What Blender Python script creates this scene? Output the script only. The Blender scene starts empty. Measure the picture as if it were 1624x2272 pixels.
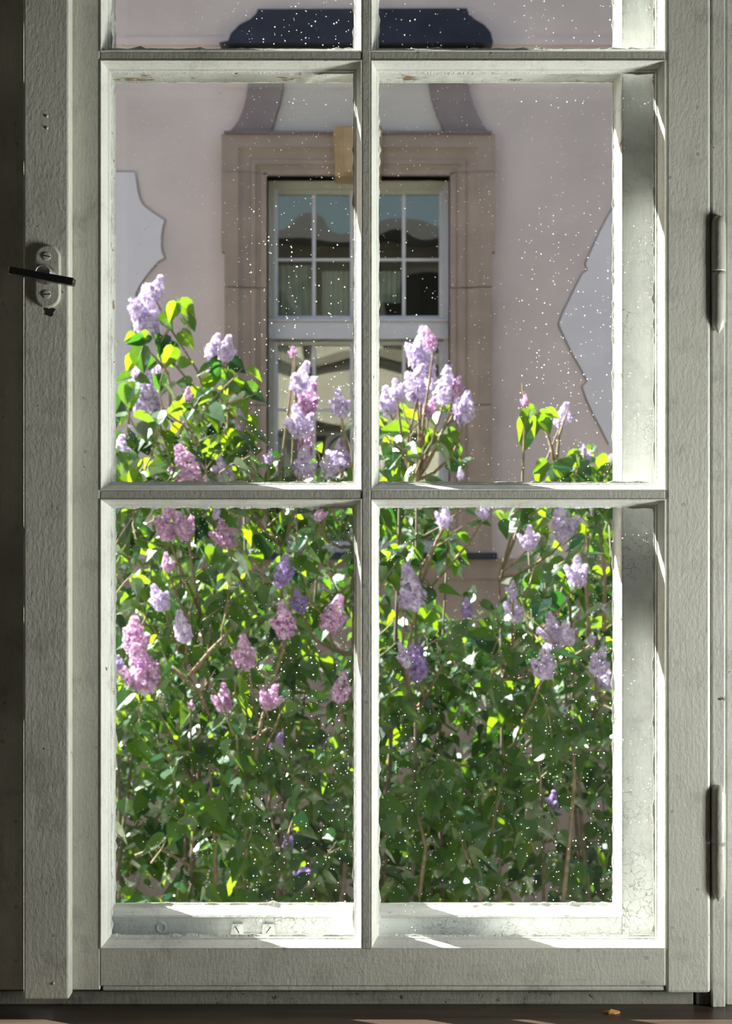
import bpy, bmesh, math, random
from mathutils import Vector, Matrix, Euler, noise

random.seed(11)
scene = bpy.context.scene
col = scene.collection
R = math.radians

# ------------------------------------------------------------------ camera
EYE = Vector((0.0, -1.45, 1.45))
FPX = 3222.0                       # focal length in pixels of the 1624 x 2272 frame
cam_data = bpy.data.cameras.new('camera')
cam_data.sensor_fit = 'VERTICAL'
cam_data.sensor_height = 24.0
cam_data.sensor_width = 24.0
cam_data.lens = FPX / 2272 * 24.0
cam_data.clip_start = 0.02
cam_data.clip_end = 200
cam_data.dof.use_dof = True
cam_data.dof.focus_distance = 1.46
cam_data.dof.aperture_fstop = 10.5
cam = bpy.data.objects.new('camera', cam_data)
cam.location = EYE
cam.rotation_euler = (R(90), 0, 0)
col.objects.link(cam)
scene.camera = cam

# ------------------------------------------------------------------ sky, sun, exposure
SUN_AZ, SUN_EL = R(65), R(41)      # sun stands outside, to the upper left past the end of the house opposite
SUN_DIR = Vector((-math.sin(SUN_AZ) * math.cos(SUN_EL), math.cos(SUN_AZ) * math.cos(SUN_EL), math.sin(SUN_EL)))
world = bpy.data.worlds.new('sky')
scene.world = world
world.use_nodes = True
wn = world.node_tree
wn.nodes.clear()
wo = wn.nodes.new('ShaderNodeOutputWorld')
wb = wn.nodes.new('ShaderNodeBackground')
sky = wn.nodes.new('ShaderNodeTexSky')
sky.sky_type = 'NISHITA'
sky.sun_disc = False
sky.sun_elevation = SUN_EL
sky.sun_rotation = -SUN_AZ
sky.dust_density = 5.0
sky.ozone_density = 0.6
sky.air_density = 1.0
wb.inputs['Strength'].default_value = 0.155
wn.links.new(sky.outputs[0], wb.inputs[0])
wn.links.new(wb.outputs[0], wo.inputs[0])

sun_data = bpy.data.lights.new('sun', 'SUN')
sun_data.energy = 24.0
sun_data.angle = R(0.55)
sun_data.color = (1.0, 0.97, 0.92)
sun = bpy.data.objects.new('sun', sun_data)
sun.rotation_euler = SUN_DIR.to_track_quat('Z', 'Y').to_euler()
sun.location = (-12, 6, 10)
col.objects.link(sun)

# added fill lamp at the right of the room, in an unseen, assumed opening
lamp_data = bpy.data.lights.new('room_fill', 'AREA')
lamp_data.shape = 'RECTANGLE'
lamp_data.size = 1.0              # height
lamp_data.size_y = 0.26
lamp_data.energy = 31
lamp_data.color = (0.97, 1.0, 0.94)
lamp = bpy.data.objects.new('room_fill', lamp_data)
lamp.location = (1.33, -0.43, 0.9)
lamp.rotation_euler = (0, R(90), 0)
col.objects.link(lamp)

vs = scene.view_settings
vs.view_transform = 'Standard'
vs.look = 'None'
vs.gamma = 1.0
vs.use_curve_mapping = False
vs.exposure = 0.65
cy = scene.cycles
cy.use_light_tree = False
cy.max_bounces = 5; cy.diffuse_bounces = 3; cy.glossy_bounces = 3; cy.transmission_bounces = 4; cy.transparent_max_bounces = 24
cy.use_adaptive_sampling = True; cy.adaptive_threshold = 0.12
cy.sample_clamp_indirect = 6.0; cy.caustics_refractive = False

# ------------------------------------------------------------------ helpers
def at(px, py, Y):
    """point on the plane y = Y behind the photograph's pixel"""
    d = Y - EYE.y
    return Vector(((px - 812) * d / FPX, Y, EYE.z + (1136 - py) * d / FPX))

def put(o, label=None, cat=None, group=None, kind=None):
    if label: o['label'] = label
    if cat: o['category'] = cat
    if group: o['group'] = group
    if kind: o['kind'] = kind
    return o

def thing(name, loc, label=None, cat=None, group=None, kind=None):
    o = bpy.data.objects.new(name, None)
    o.empty_display_size = 0.05
    o.location = loc
    col.objects.link(o)
    return put(o, label, cat, group, kind)

WORLD = {}
def wloc(o):
    v = Vector(o.location)
    while o.parent:
        o = o.parent
        v += Vector(o.location)
    return v

class MB:
    def __init__(s):
        s.v = []; s.f = []
    def add(s, vs, fs):
        n = len(s.v)
        s.v += [Vector(p) for p in vs]
        s.f += [tuple(i + n for i in f) for f in fs]
    def box(s, x0, x1, y0, y1, z0, z1, b=0.0):
        if x1 < x0: x0, x1 = x1, x0
        if y1 < y0: y0, y1 = y1, y0
        if z1 < z0: z0, z1 = z1, z0
        if b <= 0:
            vs = [(x, y, z) for z in (z0, z1) for y in (y0, y1) for x in (x0, x1)]
            s.add(vs, [(0, 2, 3, 1), (4, 5, 7, 6), (0, 1, 5, 4), (2, 6, 7, 3), (0, 4, 6, 2), (1, 3, 7, 5)])
            return
        bm = bmesh.new()
        bmesh.ops.create_cube(bm, size=1)
        for v in bm.verts:
            v.co = Vector(((x0 + x1) / 2 + v.co.x * (x1 - x0), (y0 + y1) / 2 + v.co.y * (y1 - y0), (z0 + z1) / 2 + v.co.z * (z1 - z0)))
        bmesh.ops.bevel(bm, geom=bm.edges[:], offset=b, segments=2, affect='EDGES', profile=0.5)
        s.bm(bm)
    def bm(s, bm, M=None):
        bm.verts.index_update()
        s.add([(M @ v.co) if M else v.co.copy() for v in bm.verts], [[v.index for v in f.verts] for f in bm.faces])
        bm.free()
    def tube(s, pts, rad, n=6, cap=True):
        pts = [Vector(p) for p in pts]
        if not hasattr(rad, '__len__'): rad = [rad] * len(pts)
        rings = []
        up = Vector((0.31, 0.9, 0.2))
        for i, p in enumerate(pts):
            t = (pts[min(i + 1, len(pts) - 1)] - pts[max(i - 1, 0)]).normalized()
            a = t.cross(up)
            if a.length < 1e-4: a = t.cross(Vector((1, 0, 0)))
            a.normalize(); b = t.cross(a)
            rings.append([p + (a * math.cos(2 * math.pi * k / n) + b * math.sin(2 * math.pi * k / n)) * rad[i] for k in range(n)])
        vs = [q for r in rings for q in r]
        fs = []
        for i in range(len(pts) - 1):
            for k in range(n):
                k2 = (k + 1) % n
                fs.append((i * n + k, i * n + k2, (i + 1) * n + k2, (i + 1) * n + k))
        if cap:
            fs.append(tuple(range(n - 1, -1, -1)))
            fs.append(tuple((len(pts) - 1) * n + k for k in range(n)))
        s.add(vs, fs)
    def lathe_z(s, c, prof, n=20):
        """profile of (radius, z) about a vertical axis through c"""
        vs = []; fs = []
        for r, z in prof:
            for k in range(n):
                a = 2 * math.pi * k / n
                vs.append((c[0] + r * math.cos(a), c[1] + r * math.sin(a), c[2] + z))
        for i in range(len(prof) - 1):
            for k in range(n):
                k2 = (k + 1) % n
                fs.append((i * n + k, i * n + k2, (i + 1) * n + k2, (i + 1) * n + k))
        fs.append(tuple(range(n - 1, -1, -1)))
        fs.append(tuple((len(prof) - 1) * n + k for k in range(n)))
        s.add(vs, fs)
    def disc_y(s, c, prof, n=24):
        """profile of (radius, y) about an axis along y through c; y falls towards the room"""
        vs = []; fs = []
        for r, y in prof:
            for k in range(n):
                a = 2 * math.pi * k / n
                vs.append((c[0] + r * math.cos(a), c[1] + y, c[2] + r * math.sin(a)))
        for i in range(len(prof) - 1):
            for k in range(n):
                k2 = (k + 1) % n
                fs.append((i * n + k, (i + 1) * n + k, (i + 1) * n + k2, i * n + k2))
        fs.append(tuple(range(n)))
        fs.append(tuple((len(prof) - 1) * n + k for k in range(n - 1, -1, -1)))
        s.add(vs, fs)
    def prism(s, poly, y0, y1):
        """polygon of (x, z) pushed along y"""
        n = len(poly)
        vs = [(x, y0, z) for x, z in poly] + [(x, y1, z) for x, z in poly]
        fs = [tuple(range(n)), tuple(range(2 * n - 1, n - 1, -1))]
        for k in range(n):
            k2 = (k + 1) % n
            fs.append((k, k + n, k2 + n, k2))
        s.add(vs, fs)
    def ring(s, x0, x1, z0, z1, prof, w=(1, 1, 1, 1), close=True):
        """mitred moulding: profile of (inward, y); w scales the inward widths of left, bottom, right, top"""
        vs = []; fs = []
        for u, y in prof:
            vs += [(x0 + u * w[0], y, z0 + u * w[1]), (x1 - u * w[2], y, z0 + u * w[1]),
                   (x1 - u * w[2], y, z1 - u * w[3]), (x0 + u * w[0], y, z1 - u * w[3])]
        m = len(prof)
        for i in range(m if close else m - 1):
            j = (i + 1) % m
            for k in range(4):
                k2 = (k + 1) % 4
                fs.append((i * 4 + k, i * 4 + k2, j * 4 + k2, j * 4 + k))
        s.add(vs, fs)
    def build(s, name, mat, parent=None, smooth=False, label=None):
        base = wloc(parent) if parent else Vector((0, 0, 0))
        if parent is None:
            xs = [v.x for v in s.v]; ys = [v.y for v in s.v]; zs = [v.z for v in s.v]
            base = Vector(((min(xs) + max(xs)) / 2, (min(ys) + max(ys)) / 2, min(zs)))
        me = bpy.data.meshes.new(name)
        me.from_pydata([tuple(v - base) for v in s.v], [], s.f)
        bm = bmesh.new(); bm.from_mesh(me)
        bmesh.ops.recalc_face_normals(bm, faces=bm.faces[:])
        bm.to_mesh(me); bm.free()
        if mat: me.materials.append(mat)
        if smooth:
            for p in me.polygons: p.use_smooth = True
        o = bpy.data.objects.new(name, me)
        if parent: o.parent = parent
        else: o.location = base
        col.objects.link(o)
        if label: o['label'] = label
        return o

# ------------------------------------------------------------------ materials
class N:
    def __init__(s, name):
        s.m = bpy.data.materials.new(name)
        s.m.use_nodes = True
        s.t = s.m.node_tree
        s.t.nodes.clear()
        s.out = s.n('ShaderNodeOutputMaterial')
    def n(s, t, **kw):
        nd = s.t.nodes.new(t)
        for k, v in kw.items(): setattr(nd, k, v)
        return nd
    def l(s, a, b): s.t.links.new(a, b)
    def pos(s, scale=(1, 1, 1)):
        g = s.n('ShaderNodeNewGeometry')
        mp = s.n('ShaderNodeMapping')
        mp.inputs['Scale'].default_value = scale
        s.l(g.outputs['Position'], mp.inputs['Vector'])
        return mp.outputs[0]
    def noise(s, scale, detail=4, rough=0.55, stretch=(1, 1, 1), dist=0.0):
        nd = s.n('ShaderNodeTexNoise')
        nd.inputs['Scale'].default_value = scale
        nd.inputs['Detail'].default_value = detail
        nd.inputs['Roughness'].default_value = rough
        nd.inputs['Distortion'].default_value = dist
        s.l(s.pos(stretch), nd.inputs['Vector'])
        return nd.outputs['Fac']
    def ramp(s, fac, stops):
        r = s.n('ShaderNodeValToRGB')
        el = r.color_ramp.elements
        while len(el) > len(stops): el.remove(el[-1])
        while len(el) < len(stops): el.new(0.5)
        for e, (p, c) in zip(el, stops):
            e.position = p
            e.color = (c, c, c, 1) if not hasattr(c, '__len__') else (*c, 1)
        s.l(fac, r.inputs[0])
        return r.outputs[0]
    def math(s, op, a, b=None, c=None):
        m = s.n('ShaderNodeMath', operation=op)
        for i, v in enumerate((a, b, c)):
            if v is None: continue
            if isinstance(v, (int, float)): m.inputs[i].default_value = v
            else: s.l(v, m.inputs[i])
        return m.outputs[0]
    def mixc(s, fac, a, b):
        m = s.n('ShaderNodeMix', data_type='RGBA')
        for i, v in ((0, fac), (6, a), (7, b)):
            if isinstance(v, (int, float)): m.inputs[i].default_value = v
            elif isinstance(v, tuple): m.inputs[i].default_value = (*v, 1)
            else: s.l(v, m.inputs[i])
        return m.outputs[2]
    def mixs(s, fac, a, b):
        m = s.n('ShaderNodeMixShader')
        if isinstance(fac, (int, float)): m.inputs[0].default_value = fac
        else: s.l(fac, m.inputs[0])
        s.l(a, m.inputs[1]); s.l(b, m.inputs[2])
        return m.outputs[0]
    def bump(s, h, strength=0.3, dist=0.001):
        b = s.n('ShaderNodeBump')
        b.inputs['Strength'].default_value = strength
        b.inputs['Distance'].default_value = dist
        s.l(h, b.inputs['Height'])
        return b.outputs[0]
    def pbr(s, color, rough=0.5, normal=None, metal=0.0, spec=0.5):
        p = s.n('ShaderNodeBsdfPrincipled')
        if isinstance(color, tuple): p.inputs['Base Color'].default_value = (*color, 1)
        else: s.l(color, p.inputs['Base Color'])
        if isinstance(rough, (int, float)): p.inputs['Roughness'].default_value = rough
        else: s.l(rough, p.inputs['Roughness'])
        p.inputs['Metallic'].default_value = metal
        p.inputs['Specular IOR Level'].default_value = spec
        if normal: s.l(normal, p.inputs['Normal'])
        return p.outputs[0]
    def done(s, sh):
        s.l(sh, s.out.inputs['Surface'])
        return s.m

def paint(name, base, dark, grain='Z', chips=0.0, crackle=0.0, rough=0.42, peel=0.0, bump=0.32):
    n = N(name)
    st = {'Z': (1, 1, 0.06), 'X': (0.06, 1, 1), '': (1, 1, 1)}[grain]
    big = n.noise(9, 5, 0.6)
    fine = n.noise(520, 3, 0.6)
    lump = n.noise(290, 4, 0.6, (1, 1, 0.55))
    streak = n.noise(260, 4, 0.6, st)
    c = n.mixc(n.ramp(big, [(0.35, 0.0), (0.75, 1.0)]), base, tuple(0.86 * x for x in base))
    c = n.mixc(n.ramp(streak, [(0.52, 0.0), (0.78, 0.45)]), c, dark)
    grime = n.ramp(n.noise(26, 8, 0.72), [(0.52, 0.0), (0.74, 0.55)])
    c = n.mixc(grime, c, tuple(x * 0.62 for x in dark))
    h = n.math('ADD', n.math('MULTIPLY', streak, 0.28), n.math('ADD', n.math('MULTIPLY', lump, 0.9), n.math('MULTIPLY', fine, 0.25)))
    pv = n.n('ShaderNodeTexVoronoi'); pv.inputs['Scale'].default_value = 75
    n.l(n.pos(), pv.inputs['Vector'])
    ps = n.n('ShaderNodeSeparateColor'); n.l(pv.outputs['Color'], ps.inputs[0])
    pit = n.math('MULTIPLY', n.math('GREATER_THAN', ps.outputs[0], 0.72), n.math('LESS_THAN', pv.outputs['Distance'], n.math('MULTIPLY', ps.outputs[1], 0.16)))
    c = n.mixc(n.math('MULTIPLY', pit, 0.45), c, tuple(x * 0.5 for x in dark))
    h = n.math('SUBTRACT', h, n.math('MULTIPLY', pit, 0.9))
    if crackle > 0:
        v = n.n('ShaderNodeTexVoronoi', feature='DISTANCE_TO_EDGE')
        v.inputs['Scale'].default_value = 105
        wob = n.n('ShaderNodeTexNoise'); wob.inputs['Scale'].default_value = 160
        mp = n.pos((1, 1, 1))
        n.l(mp, wob.inputs['Vector'])
        va = n.n('ShaderNodeVectorMath', operation='MULTIPLY_ADD')
        va.inputs[1].default_value = (0.012, 0.012, 0.012)
        n.l(wob.outputs['Color'], va.inputs[0]); n.l(mp, va.inputs[2])
        n.l(va.outputs[0], v.inputs['Vector'])
        line = n.ramp(v.outputs['Distance'], [(0.0, 1.0), (0.045, 0.0)])
        mask = n.ramp(n.noise(11, 3, 0.6), [(0.5, 0.0), (0.64, 1.0)])
        ck = n.math('MULTIPLY', n.math('MULTIPLY', line, mask), crackle)
        c = n.mixc(ck, c, (0.16, 0.15, 0.13))
        h = n.math('SUBTRACT', h, n.math('MULTIPLY', ck, 1.2))
    if chips > 0:
        cm = n.ramp(n.noise(70, 5, 0.62), [(0.73 - 0.08 * chips, 0.0), (0.755 - 0.08 * chips, 1.0)])
        c = n.mixc(cm, c, (0.09, 0.075, 0.055))
        h = n.math('SUBTRACT', h, n.math('MULTIPLY', cm, 0.8))
    if peel > 0:
        pm = n.ramp(n.noise(60, 5, 0.7, (0.25, 1, 1)), [(0.62 - 0.14 * peel, 0.0), (0.66 - 0.14 * peel, 1.0)])
        c = n.mixc(pm, c, (0.33, 0.22, 0.13))
        h = n.math('SUBTRACT', h, n.math('MULTIPLY', pm, 0.8))
    return n.done(n.pbr(c, rough, n.bump(h, bump, 0.0022)))

M = {}
CREAM = (0.64, 0.63, 0.56)
M['stile'] = paint('old_cream_paint_upright', CREAM, (0.40, 0.39, 0.33), 'Z', chips=0.35)
M['rail'] = paint('old_cream_paint_level', CREAM, (0.40, 0.39, 0.33), 'X', chips=0.45)
M['bar'] = paint('cream_paint_bars_shaded', (0.50, 0.49, 0.43), (0.30, 0.28, 0.24), '', chips=0.3)  # cream darkened on the bars, their shade put into the colour
M['mould'] = paint('cream_paint_moulding', (0.74, 0.745, 0.69), (0.5, 0.48, 0.42), '', chips=0.25, rough=0.35, bump=0.3)
M['outer'] = paint('white_weathered_paint', (0.86, 0.90, 0.93), (0.6, 0.6, 0.57), 'Z', crackle=0.85, rough=0.5)
M['outer_rail'] = paint('white_weathered_paint_level', (0.86, 0.90, 0.93), (0.55, 0.55, 0.52), 'X', crackle=0.8, rough=0.5)
M['ledge'] = paint('flaking_white_paint', (0.82, 0.83, 0.80), (0.5, 0.42, 0.33), 'X', peel=0.1, rough=0.55)
M['frame'] = paint('old_grey_cream_paint', (0.60, 0.605, 0.55), (0.33, 0.32, 0.27), 'Z', chips=0.6)
M['frame_rail'] = paint('worn_shaded_sill_paint', (0.30, 0.29, 0.25), (0.08, 0.07, 0.055), 'X', chips=1.1)  # worn paint, base also darkened for the shadow below the casements
M['putty'] = paint('old_putty', (0.82, 0.83, 0.80), (0.55, 0.50, 0.42), '', chips=0.2, rough=0.6, bump=0.8)
M['hardware'] = paint('painted_hardware', (0.54, 0.53, 0.47), (0.36, 0.35, 0.31), '', chips=0.15, rough=0.3, bump=0.25)

def simple(name, color, rough=0.5, metal=0.0, nscale=0, namp=0.0, spec=0.5, bump=0.0):
    n = N(name)
    c = color
    nm = None
    if nscale:
        f = n.noise(nscale, 5, 0.6)
        c = n.mixc(n.ramp(f, [(0.3, 0.0), (0.7, 1.0)]), tuple(x * (1 - namp) for x in color), tuple(min(1, x * (1 + namp)) for x in color))
        if bump: nm = n.bump(f, bump, 0.01)
    return n.done(n.pbr(c, rough, nm, metal, spec))

M['black_iron'] = simple('black_iron', (0.012, 0.012, 0.013), 0.32, 0.0, 300, 0.3)
M['steel'] = simple('worn_bright_steel', (0.6, 0.6, 0.57), 0.28, 1.0, 400, 0.25)
M['slot'] = simple('dark_slot', (0.02, 0.02, 0.018), 0.8)

def glass_mat(name, dust, film, bottom):
    n = N(name)
    tr = n.n('ShaderNodeBsdfTransparent'); tr.inputs[0].default_value = (0.965, 0.975, 0.965, 1)
    gl = n.n('ShaderNodeBsdfGlossy'); gl.inputs['Roughness'].default_value = 0.0
    lw = n.n('ShaderNodeLayerWeight'); lw.inputs[0].default_value = 0.5
    refl = n.math('MULTIPLY_ADD', n.math('POWER', lw.outputs['Facing'], 5.0), 0.9, 0.035)
    clear = n.mixs(refl, tr.outputs[0], gl.outputs[0])
    if dust is None: return n.done(clear)
    df = n.n('ShaderNodeBsdfDiffuse'); df.inputs[0].default_value = (0.8, 0.8, 0.78, 1)
    tl = n.n('ShaderNodeBsdfTranslucent'); tl.inputs[0].default_value = (0.85, 0.85, 0.82, 1)
    dirt = n.mixs(0.6, df.outputs[0], tl.outputs[0])
    # specks of dust and dried drops
    def specks(scale, keep, size):
        v = n.n('ShaderNodeTexVoronoi'); v.inputs['Scale'].default_value = scale
        n.l(n.pos((1, 0.0, 1)), v.inputs['Vector'])
        sp = n.n('ShaderNodeSeparateColor'); n.l(v.outputs['Color'], sp.inputs[0])
        on = n.math('GREATER_THAN', sp.outputs[0], 1 - keep)
        rad = n.math('MULTIPLY', sp.outputs[1], size)
        return n.math('MULTIPLY', on, n.math('LESS_THAN', v.outputs['Distance'], rad))
    clump = n.ramp(n.noise(14, 1, 0.6), [(0.3, 0.65), (0.6, 1.0)])
    s1 = specks(190, 0.8 * dust, 0.155)
    s2 = specks(400, 0.25 * dust, 0.22)
    sm = n.math('MULTIPLY', n.math('MAXIMUM', s1, s2), clump)
    g = n.n('ShaderNodeNewGeometry'); sx = n.n('ShaderNodeSeparateXYZ')
    n.l(g.outputs['Position'], sx.inputs[0])
    low = n.n('ShaderNodeMapRange'); low.inputs[1].default_value = 1.40; low.inputs[2].default_value = 1.03
    low.inputs[3].default_value = film; low.inputs[4].default_value = bottom
    n.l(sx.outputs['Z'], low.inputs[0])
    scr = n.ramp(n.noise(55, 2, 0.5, (0.06, 1, 2.4)), [(0.735, 0.0), (0.75, 0.25)])
    fac = n.math('MAXIMUM', n.math('MULTIPLY', sm, 0.85), n.math('ADD', low.outputs[0], n.math('MULTIPLY', scr, 0.25)))
    return n.done(n.mixs(n.math('MINIMUM', fac, 1.0), clear, dirt))

M['glass'] = glass_mat('dusty_window_glass', 1.0, 0.002, 0.006)
M['glass_clear'] = glass_mat('clear_window_glass', None, 0, 0)
M['glass_outer'] = M['glass_clear']

def pane_box(parent, x0, x1, y0, y1, z0, z1, mat):
    """thin slab of glass, dusty on its room side"""
    m = MB(); m.box(x0, x1, y0, y1, z0, z1)
    o = m.build('pane', mat, parent)
    o.data.materials.append(M['glass_clear'])
    for p in o.data.polygons:
        p.material_index = 0 if p.normal.y < -0.5 else 1
    return o

# ------------------------------------------------------------------ the room
def plaster(name, color, scale=6, bumps=0.25, amp=0.08, spec=0.3):
    n = N(name)
    a = n.noise(scale, 6, 0.6)
    b = n.noise(scale * 18, 4, 0.6)
    c = n.mixc(n.ramp(a, [(0.3, 0.0), (0.7, 1.0)]), tuple(x * (1 - amp) for x in color), tuple(min(1, x * (1 + amp)) for x in color))
    return n.done(n.pbr(c, 0.85, n.bump(n.math('ADD', a, n.math('MULTIPLY', b, 0.4)), bumps, 0.01), 0, spec))
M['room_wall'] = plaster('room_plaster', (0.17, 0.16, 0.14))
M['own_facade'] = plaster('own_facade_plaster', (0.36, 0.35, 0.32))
nf = N('floor_boards')
M['floor'] = nf.done(nf.pbr(nf.mixc(nf.noise(30, 5, 0.6, (1, 0.08, 1)), (0.06, 0.035, 0.02), (0.12, 0.07, 0.04)), 0.4))

ROOM = dict(x0=-2.6, x1=1.36, y0=-4.0, y1=-0.26, h=3.0)
OPEN = dict(x0=-1.06, x1=1.12, z0=0.905, z1=2.42)   # hole of the window niche
def struct(name, mb, mat, label, cat):
    return put(mb.build(name, mat), label, cat, None, 'structure')

m = MB(); m.box(ROOM['x0'], ROOM['x1'], ROOM['y0'], 0.3, -0.1, 0.0)
struct('floor', m, M['floor'], 'brown board floor of the room behind the sill', 'floor')
m = MB(); m.box(ROOM['x0'] - .1, ROOM['x1'] + .1, ROOM['y0'] - .1, 0.3, ROOM['h'], ROOM['h'] + .1)
struct('ceiling', m, M['room_wall'], 'plain plaster ceiling of the room', 'ceiling')
m = MB(); m.box(ROOM['x0'] - .1, ROOM['x0'], ROOM['y0'], 0.3, 0, ROOM['h'])
struct('wall_left', m, M['room_wall'], 'plain plaster wall on the left of the room', 'wall')
m = MB(); m.box(ROOM['x0'] - .1, ROOM['x1'] + .1, ROOM['y0'] - .1, ROOM['y0'], 0, ROOM['h'])
struct('wall_back', m, M['room_wall'], 'plain plaster wall behind the viewer', 'wall')
m = MB()
x0, x1 = ROOM['x1'], ROOM['x1'] + 0.1
m.box(x0, x1, ROOM['y0'], -0.58, 0, ROOM['h']); m.box(x0, x1, -0.29, 0.3, 0, ROOM['h'])
m.box(x0, x1, -0.58, -0.29, 0, 0.35); m.box(x0, x1, -0.58, -0.29, 1.45, ROOM['h'])
struct('wall_right', m, M['room_wall'], 'plaster wall on the right with an opening added for the fill lamp', 'wall')

def holed(x0, x1, z0, z1, y0, y1, h):
    m = MB()
    m.box(x0, h['x0'], y0, y1, z0, z1); m.box(h['x1'], x1, y0, y1, z0, z1)
    m.box(h['x0'], h['x1'], y0, y1, z0, h['z0']); m.box(h['x0'], h['x1'], y0, y1, h['z1'], z1)
    return m
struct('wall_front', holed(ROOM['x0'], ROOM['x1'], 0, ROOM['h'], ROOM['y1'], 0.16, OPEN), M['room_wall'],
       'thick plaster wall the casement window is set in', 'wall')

# ------------------------------------------------------------------ casements of the double window
K = 1.45 / FPX
def fx(px): return (px - 812) * K
def fz(py): return EYE.z + (1136 - py) * K
YO = 0.046                            # room side of the outer casements
K2 = (1.45 + YO) / FPX
def gx(px): return (px - 812) * K2
def gz(py): return EYE.z + (1136 - py) * K2

def jag(m, x0, x1, z0, z1, y, w, amp, rnd, step=0.006):
    """uneven band of putty along the four sides of a pane"""
    def side(p0, p1, inward):
        L = (p1 - p0).length
        k = max(6, int(L / step))
        out = []; inn = []
        for i in range(k + 1):
            p = p0.lerp(p1, i / k)
            ww = w * (0.75 + 0.5 * noise.noise(Vector((p.x * 60 + rnd, p.z * 60, 3.1))) + amp * max(0, noise.noise(Vector((p.x * 160, p.z * 160, rnd)))))
            out.append(p - inward * 0.0015); inn.append(p + inward * max(0.0006, ww))
        vs = []
        for o_, i_ in zip(out, inn):
            vs += [(o_.x, y - 0.002, o_.z), (i_.x, y - 0.0006, i_.z), (i_.x, y, i_.z)]
        fs = []
        for i in range(k):
            a, b = i * 3, i * 3 + 3
            fs += [(a, a + 1, b + 1, b), (a + 1, a + 2, b + 2, b + 1)]
        m.add(vs, fs)
    V = Vector
    side(V((x0, 0, z0)), V((x1, 0, z0)), V((0, 0, 1)))
    side(V((x0, 0, z1)), V((x1, 0, z1)), V((0, 0, -1)))
    side(V((x0, 0, z0)), V((x0, 0, z1)), V((1, 0, 0)))
    side(V((x1, 0, z0)), V((x1, 0, z1)), V((-1, 0, 0)))

TOPROW = -842
def inner_casement(name, label, mirror=None):
    mx = (lambda x: x) if mirror is None else (lambda x: 2 * mirror - x)
    root = thing(name, (mx(fx(865)), 0.02, fz(2200)), label, 'window', None, 'structure')
    zb, zt = fz(2203), fz(TOPROW - 100)
    def b(nm, mat, x0, x1, z0, z1, y0=0.0, y1=0.036, bev=0.0012):
        m = MB(); m.box(mx(x0), mx(x1), y0, y1, z0, z1, bev)
        return m.build(nm, mat, root)
    b('stile', M['stile'], fx(150), fx(222), fz(2197), zt)
    b('stile', M['stile'], fx(1477), fx(1577), fz(2204), zt, bev=0.003)
    b('rail', M['rail'], fx(222), fx(1477), fz(2188), fz(2105))
    b('drip_edge', M['rail'], fx(226), fx(1476), fz(2200), fz(2189), 0.002, 0.034, 0.0015)
    b('rail', M['rail'], fx(222), fx(1477), fz(TOPROW - 18), zt)
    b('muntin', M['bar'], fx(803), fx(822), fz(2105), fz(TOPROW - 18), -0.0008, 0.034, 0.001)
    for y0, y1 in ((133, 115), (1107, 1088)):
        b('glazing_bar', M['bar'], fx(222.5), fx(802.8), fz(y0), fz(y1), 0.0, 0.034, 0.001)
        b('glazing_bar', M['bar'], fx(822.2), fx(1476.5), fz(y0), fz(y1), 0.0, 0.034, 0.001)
    rows = ((115, TOPROW - 18), (1088, 133), (2105, 1107))
    cols = ((222, 803), (822, 1477))
    prof = [(0.0, -0.0006), (0.0011, -0.0008), (0.0016, 0.0018), (0.0028, 0.0040), (0.0042, 0.0078), (0.0052, 0.0118),
            (0.0056, 0.0126), (0.0070, 0.0136), (0.0074, 0.0160), (0.0074, 0.022), (0.0, 0.022)]
    for ri, (yb, yt) in enumerate(rows):
        for ci, (a, c) in enumerate(cols):
            X0, X1 = sorted((mx(fx(a)), mx(fx(c))))
            Z0, Z1 = fz(yb), fz(yt)
            m = MB(); m.ring(X0, X1, Z0, Z1, prof)
            m.build('moulding', M['mould'], root)
            u = 0.0074
            pane_box(root, X0 + u - .003, X1 - u + .003, 0.0178, 0.0203, Z0 + u - .003, Z1 - u + .003, M['glass'])
            if mirror is None:
                m = MB(); jag(m, X0 + u, X1 - u, Z0 + u, Z1 - u, 0.0176, 0.0016, 2.2, ri * 7.7 + ci * 3.3)
                m.build('putty', M['putty'], root)
    return root

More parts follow.
